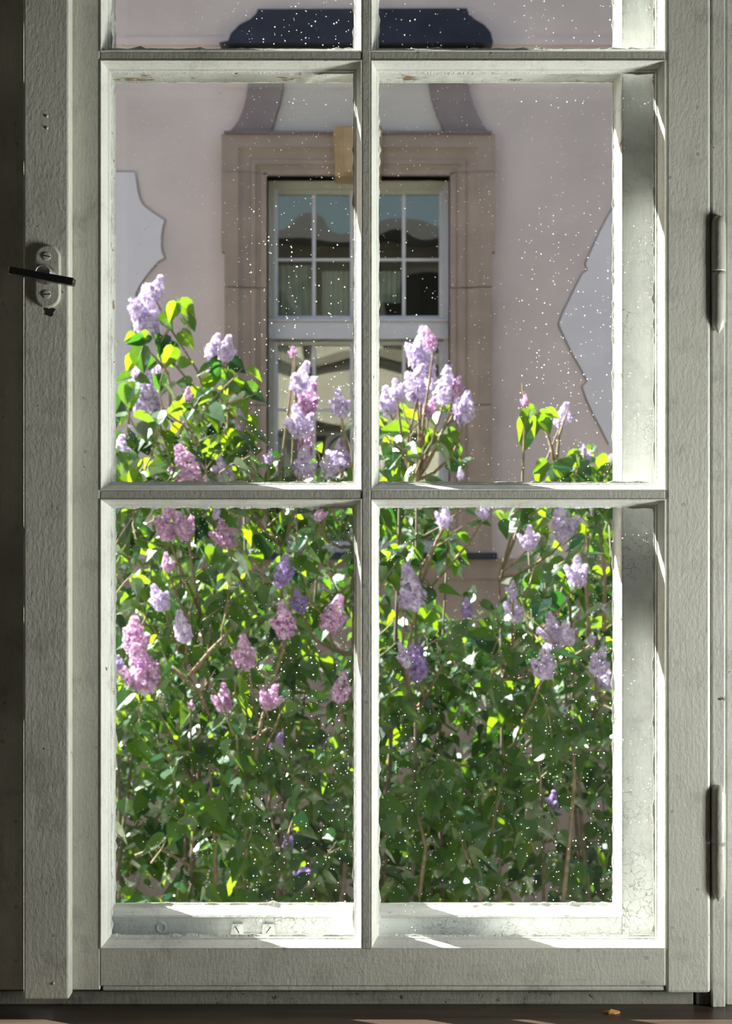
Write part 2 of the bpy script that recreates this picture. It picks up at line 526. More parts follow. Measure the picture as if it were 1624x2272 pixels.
def outer_casement(name, label, mirror=None):
    mx = (lambda x: x) if mirror is None else (lambda x: 2 * mirror - x)
    root = thing(name, (mx(gx(808)), YO + .02, gz(2130)), label, 'window', None, 'structure')
    Y0, Y1 = YO, YO + 0.042
    zt = gz(-800)
    def b(nm, mat, x0, x1, z0, z1, y0=Y0, y1=Y1, bev=0.0012):
        m = MB(); m.box(mx(x0), mx(x1), y0, y1, z0, z1, bev)
        return m.build(nm, mat, root)
    b('stile', M['outer'], gx(128), gx(236), gz(2132), zt)
    b('stile', M['outer'], gx(1380), gx(1530), gz(2132), zt)
    b('rail', M['outer_rail'], gx(236), gx(1380), gz(2130), gz(2035))
    b('rail', M['outer_rail'], gx(236), gx(1380), gz(-772), zt)
    b('muntin', M['outer'], gx(801), gx(823), gz(2035), gz(-772), Y0 - .0006, Y1)
    for y0, y1 in ((158, 133), (1111, 1085)):
        b('glazing_bar', M['outer_rail'], gx(236.5), gx(800.8), gz(y0), gz(y1))
        b('glazing_bar', M['outer_rail'], gx(823.2), gx(1379.5), gz(y0), gz(y1))
    prof = [(0.0, Y0 - .0004), (0.0012, Y0 + .0008), (0.0026, Y0 + .006), (0.0040, Y0 + .0125), (0.0046, Y0 + .0135), (0.0058, Y0 + .015), (0.0058, Y0 + .022), (0.0, Y0 + .022)]
    for ri, (yb, yt) in enumerate(((133, -772), (1085, 158), (2035, 1111))):
        for ci, (a, c) in enumerate(((236, 801), (823, 1380))):
            X0, X1 = sorted((mx(gx(a)), mx(gx(c))))
            Z0, Z1 = gz(yb), gz(yt)
            w = (1, 1.55 if ri == 2 else 1, 1, 1)
            m = MB(); m.ring(X0, X1, Z0, Z1, prof, w)
            m.build('moulding', M['ledge'], root)
            u = 0.0058
            pane_box(root, X0 + u - .002, X1 - u + .002, Y0 + .0165, Y0 + .019, Z0 + u * w[1] - .002, Z1 - u + .002, M['glass_outer'])
            if mirror is None:
                m = MB(); jag(m, X0 + u, X1 - u, Z0 + u * w[1], Z1 - u, Y0 + .0162, 0.0012, 2.5, 40 + ri * 7.7 + ci * 3.3)
                m.build('putty', M['putty'], root)
    return root

MEET = fx(104)                       # where the two inner casements meet
w1 = inner_casement('window_1', 'inner casement with peeling cream paint and latch handle, nearest of the window')
w2 = outer_casement('window_2', 'outer white casement with crackled paint seen behind the inner panes')
w3 = inner_casement('window_3', 'dark inner casement cut off at the left edge of the picture', MEET)
w4 = outer_casement('window_4', 'outer white casement beyond the left edge behind the dark stile', gx(104))

# cover strip over the meeting stiles, carries the handle
m = MB(); m.box(fx(62), fx(162), -0.0200, -0.0002, fz(2203), fz(TOPROW - 100), 0.0022)
m.build('cover_strip', M['stile'], w1)
YS = -0.0200
# nail heads sunk in the strip
for px, py in ((104, 258), (104, 284), (118, 2262 - 80)):
    p = at(px, py, YS)
    m = MB(); m.disc_y((p.x, YS, p.z), [(0.0016, 0.0004), (0.0014, -0.0006), (0.0006, -0.0010)], 10)
    m.build('nail_head', M['hardware'], w1, True)
# handle: plate, hub, lever, two slotted screws
hp = at(107, 614, YS)
hx, hz = hp.x, hp.z
plate = MB()
hw, hh = 0.0125, 0.0310
def stadium(w, h, n=14):
    pts = []
    for k in range(n + 1):
        a = math.pi * k / n
        pts.append((w * math.cos(a), (h - w) + w * math.sin(a)))
    for k in range(n + 1):
        a = math.pi + math.pi * k / n
        pts.append((w * math.cos(a), -(h - w) + w * math.sin(a)))
    return pts
prev = None
vsl = []
levels = [(0.0, 0.0), (0.0, -0.0022), (0.0007, -0.0034), (0.0018, -0.0040), (0.0030, -0.0040)]
for ins, y in levels:
    vsl.append([(hx + x, YS + y, hz + z) for x, z in stadium(hw - ins, hh - ins)])
nn = len(vsl[0])
fs = []
for i in range(len(levels) - 1):
    for k in range(nn):
        k2 = (k + 1) % nn
        fs.append((i * nn + k, i * nn + k2, (i + 1) * nn + k2, (i + 1) * nn + k))
fs.append(tuple((len(levels) - 1) * nn + k for k in range(nn)))
plate.add([p for r in vsl for p in r], fs)
handle = plate.build('handle_plate', M['hardware'], w1, False, 'oval cream painted latch plate')
for dz, ang in ((0.0195, -12), (-0.0180, 4)):
    m = MB(); m.disc_y((hx - 0.0006, YS - 0.0038, hz + dz), [(0.0042, 0.0), (0.0042, -0.0006), (0.0034, -0.0011), (0.001, -0.0013)], 20)
    m.build('screw', M['hardware'], handle, False)
    m = MB()
    ca, sa = math.cos(R(ang)), math.sin(R(ang))
    q = [(-0.0038, -0.0005), (0.0038, -0.0005), (0.0038, 0.0005), (-0.0038, 0.0005)]
    m.prism([(hx - 0.0006 + a * ca - b * sa, hz + dz + a * sa + b * ca) for a, b in q], YS - 0.0051, YS - 0.0046)
    m.build('screw_slot', M['slot'], handle)
m = MB()
m.disc_y((hx, YS, hz + 0.0005), [(0.0092, -0.003), (0.0092, -0.008), (0.0078, -0.0092), (0.0078, -0.022), (0.006, -0.024)], 24)
m.build('hub', M['steel'], handle, True)
bar = MB()
Yb = YS - 0.026
a = at(21, 600, Yb - 0.004); b_ = at(164, 626, Yb - 0.004)
d = (b_ - a); L = d.length; d.normalize()
bm = bmesh.new(); bmesh.ops.create_cube(bm, size=1)
for v in bm.verts: v.co = Vector((v.co.x * L, v.co.y * 0.012, v.co.z * 0.0074))
bmesh.ops.bevel(bm, geom=bm.edges[:], offset=0.0012, segments=2, affect='EDGES', profile=0.5)
ang = math.atan2(d.z, d.x)
bar.bm(bm, Matrix.Translation((a + b_) / 2 + Vector((0, 0.002, 0))) @ Matrix.Rotation(-ang, 4, 'Y'))
bar.build('lever', M['black_iron'], handle, False, 'short black lever bar across the plate')
# chip of bare wood under the plate
m = MB()
c = at(110, 692, YS)
m.prism([(c.x + x * K, c.z + z * K) for x, z in ((-12, 8), (-8, -2), (-10, -6), (-3, -8), (2, -11), (8, -8), (8, -2), (14, 6), (6, 9), (0, 6), (-6, 10))], YS - 0.0003, YS + 0.0002)
m.build('paint_chip', M['slot'], w1)
# hinges, each two barrels with caps
for py0, py1, pym in ((478, 740, 603), (1742, 2000, 1870)):
    c = at(1594, pym, 0.001)
    top = at(1594, py0, 0.001).z - c.z; bot = at(1594, py1, 0.001).z - c.z
    r = 0.0072
    m = MB()
    prof = [(r, 0.0004), (r * 1.02, 0.002), (r, 0.004), (r * 0.97, top - 0.009), (r * 0.85, top - 0.004), (r * 0.5, top - 0.0008), (r * 0.1, top)]
    m.lathe_z(c, prof, 20)
    hg = m.build('hinge', M['hardware'], w1, True)
    m = MB()
    m.lathe_z(c, [(r * 0.1, bot), (r * 0.22, bot + 0.002), (r * 0.7, bot + 0.006), (r * 0.96, bot + 0.012), (r * 0.98, -0.004), (r * 0.96, -0.0004)], 20)
    m.build('hinge_knuckle', M['hardware'], hg, True)
    m = MB(); m.box(c.x - 0.004, c.x + 0.008, c.y + 0.002, 0.0045, c.z + bot + 0.012, c.z + top - 0.01)
    m.build('hinge_leaf', M['hardware'], hg)

# painted-over catch on the outer bottom rail
p = at(562, 2062, YO)
k = K2
cm = MB()
out = [(-50, -17), (50, -17), (46, 13), (21, 13), (20, -8), (-22, -8), (-23, 13), (-46, 13)]
cm.prism([(p.x + x * k, p.z + z * k) for x, z in out], YO - .0035, YO + .0002)
catch = cm.build('catch_plate', M['outer_rail'], w2, False, 'painted-over U-shaped catch with two screws')
for sx, ang in ((-35, -60), (34, 55)):
    m = MB(); m.disc_y((p.x + sx * k, YO - .0034, p.z + 1.5 * k), [(0.0043, 0.0), (0.0040, -0.0007), (0.001, -0.001)], 18)
    m.build('screw', M['outer_rail'], catch)
    m = MB()
    ca, sa = math.cos(R(ang)), math.sin(R(ang))
    m.prism([(p.x + sx * k + a_ * ca - b * sa, p.z + 1.5 * k + a_ * sa + b * ca) for a_, b in ((-.0038, -.0004), (.0038, -.0004), (.0038, .0004), (-.0038, .0004))], YO - .0046, YO - .0042)
    m.build('screw_slot', M['slot'], catch)
q = at(358, 2058, YO)
m = MB(); m.disc_y((q.x, YO + .0002, q.z), [(0.0062, 0.0), (0.0060, -0.0006), (0.0042, -0.0009), (0.0036, -0.0003), (0.001, -0.0003)], 20)
m.build('screw', M['outer_rail'], w2)

# brown insect cocoon stuck in the corner of the outer frame
m = MB()
cr = random.Random(8)
q = at(1456, 174, YO)
for i in range(9):
    bm = bmesh.new(); bmesh.ops.create_icosphere(bm, subdivisions=1, radius=cr.uniform(0.0012, 0.0026))
    m.bm(bm, Matrix.Translation((q.x + cr.uniform(-.003, .003), YO - 0.0008, q.z + cr.uniform(-.006, .006))))
put(m.build('cocoon', simple('brown_cocoon', (0.36, 0.24, 0.11), 0.8, 0, 700, 0.4), None, True), 'tiny brown insect cocoon in the upper corner of the right-hand pane', 'cocoon')

# fixed frame round the casements
fr = thing('trim_1', (fx(812), 0.1, fz(2245)), 'fixed painted window frame with worn bottom board around the casements', 'window frame', None, 'structure')
def fb(nm, mat, x0, x1, y0, y1, z0, z1, bev=0.0015):
    m = MB(); m.box(x0, x1, y0, y1, z0, z1, bev)
    return m.build(nm, mat, fr)
ZS = at(0, 2228, 0.014).z            # top of the inside sill
ZT = fz(TOPROW - 104)
fb('post', M['frame'], fx(1581), fx(1612), 0.004, 0.15, ZS, ZT + .05)
fb('casing', M['frame'], fx(1617), OPEN['x1'], 0.011, 0.15, ZS, ZT + .05)
XL = 2 * MEET
fb('post', M['frame'], XL - fx(1612), XL - fx(1581), 0.004, 0.15, ZS, ZT + .05)
fb('casing', M['frame'], XL - fx(1752), XL - fx(1617), 0.011, 0.15, ZS, ZT + .05)
fb('head', M['frame_rail'], XL - fx(1580.5), fx(1580.5), 0.010, 0.15, ZT, ZT + .05)
fb('bottom_board', M['frame_rail'], XL - fx(1545), fx(1545), 0.012, 0.040, ZS, fz(2208))
fb('corner_block', M['frame_rail'], fx(1550), fx(1580), 0.011, 0.040, ZS, fz(2208))
fb('box_floor', M['outer_rail'], XL - fx(1580), fx(1580), 0.041, 0.16, ZS, gz(2134))

ns = N('dark_sill_wood')
g1 = ns.noise(60, 6, 0.65, (0.05, 1, 1)); g2 = ns.noise(400, 4, 0.6)
sc_ = ns.mixc(ns.ramp(g1, [(0.35, 0.0), (0.7, 1.0)]), (0.035, 0.026, 0.02), (0.11, 0.075, 0.055))
M['sill'] = ns.done(ns.pbr(sc_, 0.32, ns.bump(ns.math('ADD', g1, ns.math('MULTIPLY', g2, .5)), 0.3, 0.001)))
m = MB(); m.box(OPEN['x0'], OPEN['x1'], -0.32, 0.06, ZS - 0.036, ZS, 0.004)
put(m.build('window_sill', M['sill']), 'dark brown wooden sill below the casement', 'sill', None, 'structure')

# orange crumb of a dead leaf on the sill
c = at(1356, 2264, -0.012)
m = MB()
pts = [(-0.0085, 0.0), (-0.004, 0.0022), (0.001, 0.0030), (0.0065, 0.0016), (0.0085, -0.0004), (0.003, -0.0022), (-0.003, -0.0018)]
m.add([(c.x + a_, -0.012 + b * 1.6, ZS + 0.0006 + 0.0016 * math.sin(i * 1.9) ** 2) for i, (a_, b) in enumerate(pts)] + [(c.x, -0.012, ZS + 0.0042)] +
      [(c.x + a_, -0.012 + b * 1.6, ZS) for a_, b in pts],
      [(i, (i + 1) % 7, 7) for i in range(7)] + [(i, 8 + i, 8 + (i + 1) % 7, (i + 1) % 7) for i in range(7)] + [tuple(8 + i for i in range(6, -1, -1))])
put(m.build('leaf_crumb', simple('dry_orange_leaf', (0.55, 0.26, 0.06), 0.7, 0, 900, 0.3)), 'tiny dry orange leaf crumb on the dark sill', 'leaf')

# ------------------------------------------------------------------ our own facade and roof, mirrored in the far panes
m = holed(-7, 7, -0.8, 4.3, 0.162, 0.22, OPEN)
put(m.build('wall_exterior', M['own_facade']), 'pale plaster outside face of the house, around the window', 'wall', None, 'structure')
ext = bpy.data.objects['wall_exterior']
for wx, wz0, wz1 in ((-2.9, 0.7, 2.4), (2.6, 0.7, 2.4), (-2.9, 3.0, 3.9), (-1.2, 3.0, 3.9), (0.6, 3.0, 3.9), (2.5, 3.0, 3.9), (-4.6, 0.7, 2.4), (4.4, 0.7, 2.4)):
    m = MB(); m.box(wx - .42, wx + .42, 0.22, 0.232, wz0, wz1); sh = m.build('shutter', M['slot'], ext)
    m = MB(); m.ring(wx - .5, wx + .5, wz0 - .08, wz1 + .08, [(0, .22), (0, .26), (.08, .26), (.08, .22)]); m.build('surround', M['own_facade'], sh)
m = MB(); m.prism([(-7.2, 4.30), (7.2, 4.30), (7.2, 4.42), (-7.2, 4.42)], -3.2, 0.75)
M['slate'] = plaster('dark_roof', (0.06, 0.06, 0.07), 3)
put(m.build('roof', M['slate']), 'dark flat roof edge over our own facade', 'roof', None, 'structure')

# ------------------------------------------------------------------ ground
ng = N('shaded_earth')
a = ng.noise(4, 6, 0.65); b = ng.noise(40, 5, 0.6)
M['ground'] = ng.done(ng.pbr(ng.mixc(ng.ramp(b, [(0.35, 0.0), (0.65, 1.0)]), (0.07, 0.06, 0.05), (0.18, 0.16, 0.145)), 0.9, ng.bump(b, 0.6, 0.03)))
m = MB(); m.box(-14, 14, 0.3, 22, -1.0, -0.8)
put(m.build('ground', M['ground']), 'bare earth yard between the two houses', 'ground', None, 'structure')

# ------------------------------------------------------------------ the house opposite
YF = 6.92
def px2(px): return at(px, 0, YF).x
def pz2(py): return at(0, py, YF).z
SC = (YF - EYE.y) / FPX
M['wall2'] = plaster('mauve_plaster', (0.74, 0.615, 0.595), 1.3, 0.2, 0.13)
M['wall2_light'] = plaster('pale_lilac_plaster', (0.84, 0.78, 0.84), 2.0, 0.2, 0.05)
M['wall2_field'] = plaster('pale_grey_plaster', (0.66, 0.60, 0.58), 2.0, 0.2, 0.05)
M['line2'] = plaster('dark_plaster_line', (0.24, 0.20, 0.19), 4, 0.2, 0.1)
M['stone'] = plaster('mauve_brown_sandstone', (0.41, 0.315, 0.27), 5, 0.45, 0.16)
M['stone_ear'] = plaster('grey_mauve_sandstone', (0.30, 0.24, 0.25), 5, 0.4, 0.12)
M['stone_key'] = plaster('ochre_keystone', (0.52, 0.36, 0.21), 9, 0.5, 0.2)
M['hood'] = simple('blue_black_sheet_metal', (0.022, 0.027, 0.048), 0.5, 0.2, 6, 0.4)
M['wood2'] = simple('skylit_window_paint', (0.68, 0.66, 0.71), 0.5, 0, 20, 0.06)  # lilac sky light on the right side is put into this colour
M['wood2_green'] = simple('duller_window_paint', (0.52, 0.52, 0.43), 0.5, 0, 20, 0.08)  # same woodwork at left and top, duller without that sky light
M['dark_room'] = simple('dark_room', (0.03, 0.03, 0.035), 0.9)
M['reflection_sheet'] = simple('pale_green_reflection', (0.62, 0.66, 0.60), 0.9, 0, 6, 0.08)  # pale reflections put into the colour of sheets behind the panes

house = thing('house', (0, YF + 1.0, -0.8), 'shaded mauve plaster house with sandstone framed window across the yard', 'building')
OP = dict(x0=px2(592), x1=px2(998), z0=pz2(1228), z1=pz2(391))
EAVE_Z = 6.0
m = holed(-6.5, 6.5, -0.8, EAVE_Z - 0.12, YF, YF + 0.45, OP)
m.build('wall', M['wall2'], house)
m = MB(); m.box(-6.5, 6.5, YF + .45, YF + 6, -0.8, EAVE_Z - 0.12); 
# room behind the far window is hollow: leave a box only outside it
m = MB()
m.box(-6.5, -1.6, YF + .45, YF + 5, -0.8, EAVE_Z - .12); m.box(1.6, 6.5, YF + .45, YF + 5, -0.8, EAVE_Z - .12)
m.box(-1.6, 1.6, YF + 2.6, YF + 5, -0.8, EAVE_Z - .12); m.box(-1.6, 1.6, YF + .45, YF + 2.6, -0.8, 0.1); m.box(-1.6, 1.6, YF + .45, YF + 2.6, 3.9, EAVE_Z - .12)
m.build('inner_walls', M['dark_room'], house)
m = MB()
e = 0.38
ridge = 3.0
def roofpoly(x):
    return [(x, YF - e, EAVE_Z - .12), (x, YF - e, EAVE_Z), (x, YF + ridge, EAVE_Z + (ridge + e) * 0.62), (x, YF + 5 + e, EAVE_Z), (x, YF + 5 + e, EAVE_Z - .12)]
m.add(roofpoly(-6.8) + roofpoly(6.8), [(0, 1, 2, 3, 4), (9, 8, 7, 6, 5), (0, 5, 6, 1), (1, 6, 7, 2), (2, 7, 8, 3), (3, 8, 9, 4), (4, 9, 5, 0)])
m.build('roof', M['slate'], house)
m = MB(); m.box(-6.5, 6.5, YF - .03, YF, pz2(1284), pz2(1240)); m.build('string_course', M['stone'], house)
m = MB(); m.box(-6.5, 6.5, YF - .012, YF, -0.8, pz2(1284)); m.build('plinth', M['stone'], house)
m = MB(); m.box(px2(470), px2(1100), YF - .10, YF + .2, pz2(1240), pz2(1226), 0.004); m.build('sill_flashing', M['hood'], house)
m = MB(); m.box(-6.5, 6.5, YF - .018, YF, pz2(102), pz2(84)); m.build('string_course', M['wall2'], house)

# sandstone surround: jamb blocks and lintel with a stepped profile
W_ = 91 * SC
prof = [(0.0, 0.0), (0.0, -0.075), (30 * SC, -0.075), (33 * SC, -0.066), (40 * SC, -0.052), (56 * SC, -0.040), (57 * SC, -0.048), (67 * SC, -0.048),
        (69 * SC, -0.036), (77 * SC, -0.026), (78 * SC, -0.034), (91 * SC, -0.034), (91 * SC, 0.12), (40 * SC, 0.12)]
def jamb(x_outer, sgn, z0, z1, ear):
    m = MB()
    pr = [(u, y) for u, y in prof]
    if ear: pr[0] = (-7 * SC, 0.0); pr[1] = (-7 * SC, -0.075)
    vs = [(x_outer + sgn * u, YF + y, z) for z in (z0, z1) for u, y in pr]
    n = len(pr)
    fs = [(i, (i + 1) % n, n + (i + 1) % n, n + i) for i in range(n)] + [tuple(range(n)), tuple(range(2 * n - 1, n - 1, -1))]
    m.add(vs, fs)
    return m.build('stone_block', M['stone'], house)
j = 0.003
XLo, XRo = px2(508), px2(1080)
OFFL, OFFR = px2(592) - 91 * SC, px2(998) + 91 * SC
for y0, y1, ear in ((1228, 900, 0), (900, 641, 0), (641, 563, 0), (563, 386, 1)):
    ja, jb = (0 if y0 == 563 else j), (0 if y1 == 563 else j)
    jamb(OFFL, 1, pz2(y0) + ja, pz2(y1) - jb, ear)
    jamb(OFFR, -1, pz2(y0) + ja, pz2(y1) - jb, ear)
# lintel with mitred corners (two stones and a keystone)
def lintel(xa_outer, xa_inner_sgn, xm):
    m = MB()
    zt_ = pz2(305)
    ztop = zt_
    H = pz2(391) 
    # profile runs from the top edge downwards; corner end mitred back to the jamb block top
    n = len(prof)
    ks = (ztop - H) / W_
    vsA = []; vsB = []
    for u, y in prof:
        vsA.append((xa_outer + xa_inner_sgn * u - xa_inner_sgn * (7 * SC if u == 0 else 0), YF + y, ztop - u * ks))
        vsB.append((xm, YF + y, ztop - u * ks))
    fs = [(i, (i + 1) % n, n + (i + 1) % n, n + i) for i in range(n)] + [tuple(range(n)), tuple(range(2 * n - 1, n - 1, -1))]
    m.add(vsA + vsB, fs)
    # corner leg beside the mitre
    vs = []
    for u, y in prof:
        uu = u - (7 * SC if u == 0 else 0)
        vs.append((xa_outer + xa_inner_sgn * uu, YF + y, ztop - u * ks))
    for u, y in prof:
        uu = u - (7 * SC if u == 0 else 0)
        vs.append((xa_outer + xa_inner_sgn * uu, YF + y, H + 0.012))
    m.add(vs, [(i, (i + 1) % n, n + (i + 1) % n, n + i) for i in range(n)])
    return m.build('lintel_stone', M['stone'], house)
lintel(OFFL, 1, px2(742)); lintel(OFFR, -1, px2(846))
m = MB()
m.prism([(px2(740), pz2(290)), (px2(848), pz2(290)), (px2(844), pz2(399)), (px2(744), pz2(399))], YF - 0.105, YF + 0.1)
m.prism([(px2(752), pz2(294)), (px2(836), pz2(294)), (px2(834), pz2(396)), (px2(755), pz2(396))], YF - 0.125, YF - 0.1)
m.prism([(px2(762), pz2(298)), (px2(826), pz2(298)), (px2(825), pz2(394)), (px2(764), pz2(394))], YF - 0.14, YF - 0.12)
m.build('keystone', M['stone_key'], house)
# curved ears and the plaster field between them, under a sheet-metal hood
earL = [(502, 301), (518, 290), (531, 272), (540, 250), (547, 225), (551, 200), (553, 170), (553, 98), (632, 98), (631, 170), (628, 200), (622, 232), (613, 262), (601, 301)]
earR = [(1086, 301), (1072, 285), (1060, 262), (1050, 238), (1042, 212), (1037, 188), (1035, 165), (1034, 98), (946, 98), (948, 165), (951, 195), (957, 225), (968, 260), (988, 301)]
for e_ in (earL, earR):
    m = MB(); m.prism([(px2(x), pz2(y)) for x, y in e_], YF - 0.05, YF + 0.01); m.build('scroll_stone', M['stone_ear'], house)
m = MB(); m.prism([(px2(x), pz2(y)) for x, y in [(602, 301), (614, 262), (624, 232), (629, 200), (632, 170), (632, 98), (946, 98), (948, 165), (951, 195), (957, 225), (968, 260), (987, 301)]], YF - 0.018, YF + 0.01)
m.build('plaster_field', M['wall2_field'], house)
m = MB(); m.box(px2(500), px2(1088), YF - .10, YF, pz2(306), pz2(300), 0.003); m.build('ledge', M['line2'], house)  # dark strip added for the thin shadow gap above the lintel
m = MB()
hp_ = [(486, 94), (506, 90), (512, 74), (532, 54), (556, 42), (568, 30), (572, 20), (1036, 18), (1040, 30), (1052, 42), (1076, 56), (1089, 72), (1094, 94)]
n = len(hp_)
hf = [at(x, y, YF - 0.22 * (0.25 + 0.75 * min(1, (y - 16) / 76))) for x, y in hp_]
vs = [tuple(p_) for p_ in hf] + [(p_.x, YF, p_.z) for p_ in hf]
m.add(vs, [tuple(range(n)), tuple(range(2 * n - 1, n - 1, -1))] + [(k_, k_ + n, (k_ + 1) % n + n, (k_ + 1) % n) for k_ in range(n)])
m.build('hood', M['hood'], house, False, 'blue-black sheet metal hood above the window')
m = MB(); m.box(px2(510), px2(1074), YF - .16, YF, pz2(150), pz2(126), 0.01); m.build('hood_moulding', M['stone_ear'], house)

# lighter baroque plaster panels with a dark outline
panL = [(60, 382), (299, 383), (303, 402), (306, 425), (311, 444), (318, 456), (330, 466), (345, 476), (366, 490), (361, 505), (358, 525), (358, 548), (360, 562), (366, 573), (352, 580),
        (338, 596), (324, 613), (310, 634), (302, 650), (297, 670), (294, 700), (294, 735), (298, 770), (305, 800), (318, 840), (330, 880), (330, 940), (60, 940)]
panR = [(1560, 382), (1420, 400), (1375, 440), (1348, 480), (1330, 515), (1314, 550), (1298, 586), (1303, 600), (1292, 608), (1280, 630), (1264, 662), (1248, 695), (1239, 719), (1247, 738), (1258, 762),
        (1272, 790), (1288, 818), (1302, 846), (1291, 858), (1300, 885), (1316, 920), (1332, 950), (1350, 985), (1372, 1020), (1560, 1020)]
for pan in (panL, panR):
    pts = [(px2(x), pz2(y)) for x, y in pan]
    m = MB(); m.prism(pts, YF - 0.014, YF + 0.005)
    pn = m.build('plaster_panel', M['wall2_light'], house)
    m = MB()
    vis = pts[:-2] if pan is panR else pts[:-1]
    m.tube([(x, YF - 0.008, z) for x, z in vis], 0.0065, 6)
    m.build('panel_outline', M['line2'], pn)

# the far window: frame, casements, bars, wavy panes, sheets imitating reflections, dark room
M_g2 = N('wavy_far_glass')
tr = M_g2.n('ShaderNodeBsdfTransparent'); tr.inputs[0].default_value = (0.86, 0.9, 0.87, 1)
gl = M_g2.n('ShaderNodeBsdfGlossy'); gl.inputs['Roughness'].default_value = 0.015
gl.inputs[0].default_value = (1.0, 0.97, 0.84, 1)
M_g2.l(M_g2.bump(M_g2.noise(1.7, 1, 0.4), 0.10, 0.12), gl.inputs['Normal'])
M['glass2'] = M_g2.done(M_g2.mixs(0.20, tr.outputs[0], gl.outputs[0]))
far = thing('far_casement_window', (px2(795), YF + 0.14, OP['z0']))
far.parent = house; far.location = Vector(far.location) - Vector(house.location)
def wb_(nm, mat, xa, xb, ya, yb, d0, d1, bev=0.004, parent=None):
    m = MB(); m.box(px2(xa), px2(xb), YF + d0, YF + d1, pz2(ya), pz2(yb), bev)
    return m.build(nm, mat, parent or house)
bpy.data.objects.remove(far)
D0 = 0.13
wb_('window_frame', M['wood2_green'], 592, 604, 1228, 391, D0, D0 + .09)
wb_('window_frame', M['wood2'], 986, 998, 1228, 391, D0, D0 + .09)
wb_('window_frame', M['wood2_green'], 604, 986, 409, 391, D0, D0 + .09)
wb_('window_frame', M['wood2'], 604, 986, 1228, 1212, D0, D0 + .09)
wb_('transom', M['wood2'], 592, 998, 748, 709, D0 - .04, D0 + .09, 0.006)
wb_('transom_bead', M['wood2'], 592, 998, 709, 703, D0 - .055, D0 + .05, 0.004)
wb_('mullion', M['wood2'], 785, 809, 1212, 409, D0 - .01, D0 + .08)
for (ya, yb, hy) in ((703, 409, (566,)), (1212, 750, (905, 1058))):
    for (xa, xb) in ((604, 785), (809, 986)):
        sash = wb_('casement_stile', M['wood2'], xa, xa + 9, ya, yb, D0 + .012, D0 + .06)
        wb_('casement_stile', M['wood2'], xb - 9, xb, ya, yb, D0 + .012, D0 + .06)
        wb_('casement_rail', M['wood2_green'], xa + 9, xb - 9, yb + 10, yb, D0 + .012, D0 + .06)
        wb_('casement_rail', M['wood2'], xa + 9, xb - 9, ya, ya - 10, D0 + .012, D0 + .06)
        xm = (xa + xb) / 2
        wb_('glazing_bar', M['wood2'], xm - 4, xm + 4, ya - 10, yb + 10, D0 + .015, D0 + .05, 0.003)
        for h_ in hy:
            wb_('glazing_bar', M['wood2'], xa + 9, xm - 4.2, h_ + 3, h_ - 3, D0 + .016, D0 + .05, 0.003)
            wb_('glazing_bar', M['wood2'], xm + 4.2, xb - 9, h_ + 3, h_ - 3, D0 + .016, D0 + .05, 0.003)
        ys = [yb + 10] + list(hy) + [ya - 10]
        for i in range(len(ys) - 1):
            for (xc, xd) in ((xa + 9, xm - 4), (xm + 4, xb - 9)):
                o = wb_('pane', M['glass2'], xc, xd, ys[i + 1] - 1, ys[i] + 1, D0 + .032, D0 + .036, 0)
                o.rotation_euler = (0, 0, 0)
# pleated sheets added behind the far panes, their pale colour imitating reflections
for (xa, xb, ya, yb) in ((610, 690, 700, 575), (712, 780, 700, 588), (815, 890, 660, 588), (612, 670, 1205, 760)):
    m = MB()
    k_ = 28
    xs = [px2(xa + (xb - xa) * i / k_) for i in range(k_ + 1)]
    yy = [YF + D0 + .085 + 0.014 * math.sin(i * 1.25) for i in range(k_ + 1)]
    vs = [(x, y, pz2(yb)) for x, y in zip(xs, yy)] + [(x, y, pz2(ya)) for x, y in zip(xs, yy)]
    vs += [(x, y + .004, pz2(yb)) for x, y in zip(xs, yy)] + [(x, y + .004, pz2(ya)) for x, y in zip(xs, yy)]
    q = k_ + 1
    fs = [(i, i + 1, q + i + 1, q + i) for i in range(k_)] + [(2 * q + i, 3 * q + i, 3 * q + i + 1, 2 * q + i + 1) for i in range(k_)]
    m.add(vs, fs)
    m.build('reflection_sheet', M['reflection_sheet'], house, True)

# ------------------------------------------------------------------ lilac shrubs
def leaf_material():
    n = N('lilac_leaf')
    g = n.n('ShaderNodeNewGeometry')
    rnd = g.outputs['Random Per Island']
    cold = n.mixc(rnd, (0.005, 0.036, 0.022), (0.014, 0.070, 0.022))
    df = n.n('ShaderNodeBsdfDiffuse'); n.l(cold, df.inputs[0])
    tcol = n.mixc(rnd, (0.018, 0.13, 0.012), (0.44, 0.70, 0.006))
    tl = n.n('ShaderNodeBsdfTranslucent'); n.l(tcol, tl.inputs[0])
    a = n.mixs(0.50, df.outputs[0], tl.outputs[0])
    gl = n.n('ShaderNodeBsdfGlossy'); gl.inputs['Roughness'].default_value = 0.27
    gl.inputs[0].default_value = (0.9, 1.0, 0.95, 1)
    fr = n.n('ShaderNodeFresnel'); fr.inputs['IOR'].default_value = 1.42
    return n.done(n.mixs(fr.outputs[0], a, gl.outputs[0]))
M['leaf'] = leaf_material()
def petal_material(name, ca, cb, ta, tb):
    n = N(name)
    g = n.n('ShaderNodeNewGeometry')
    rnd = g.outputs['Random Per Island']
    df = n.n('ShaderNodeBsdfDiffuse'); n.l(n.mixc(rnd, ca, cb), df.inputs[0])
    tl = n.n('ShaderNodeBsdfTranslucent'); n.l(n.mixc(rnd, ta, tb), tl.inputs[0])
    return n.done(n.mixs(0.45, df.outputs[0], tl.outputs[0]))
M['petal'] = petal_material('lilac_petal', (0.42, 0.34, 0.60), (0.86, 0.80, 0.92), (0.52, 0.42, 0.68), (0.86, 0.76, 0.92))
M['petal_pink'] = petal_material('pink_lilac_petal', (0.42, 0.18, 0.38), (0.82, 0.70, 0.88), (0.54, 0.22, 0.44), (0.82, 0.66, 0.88))
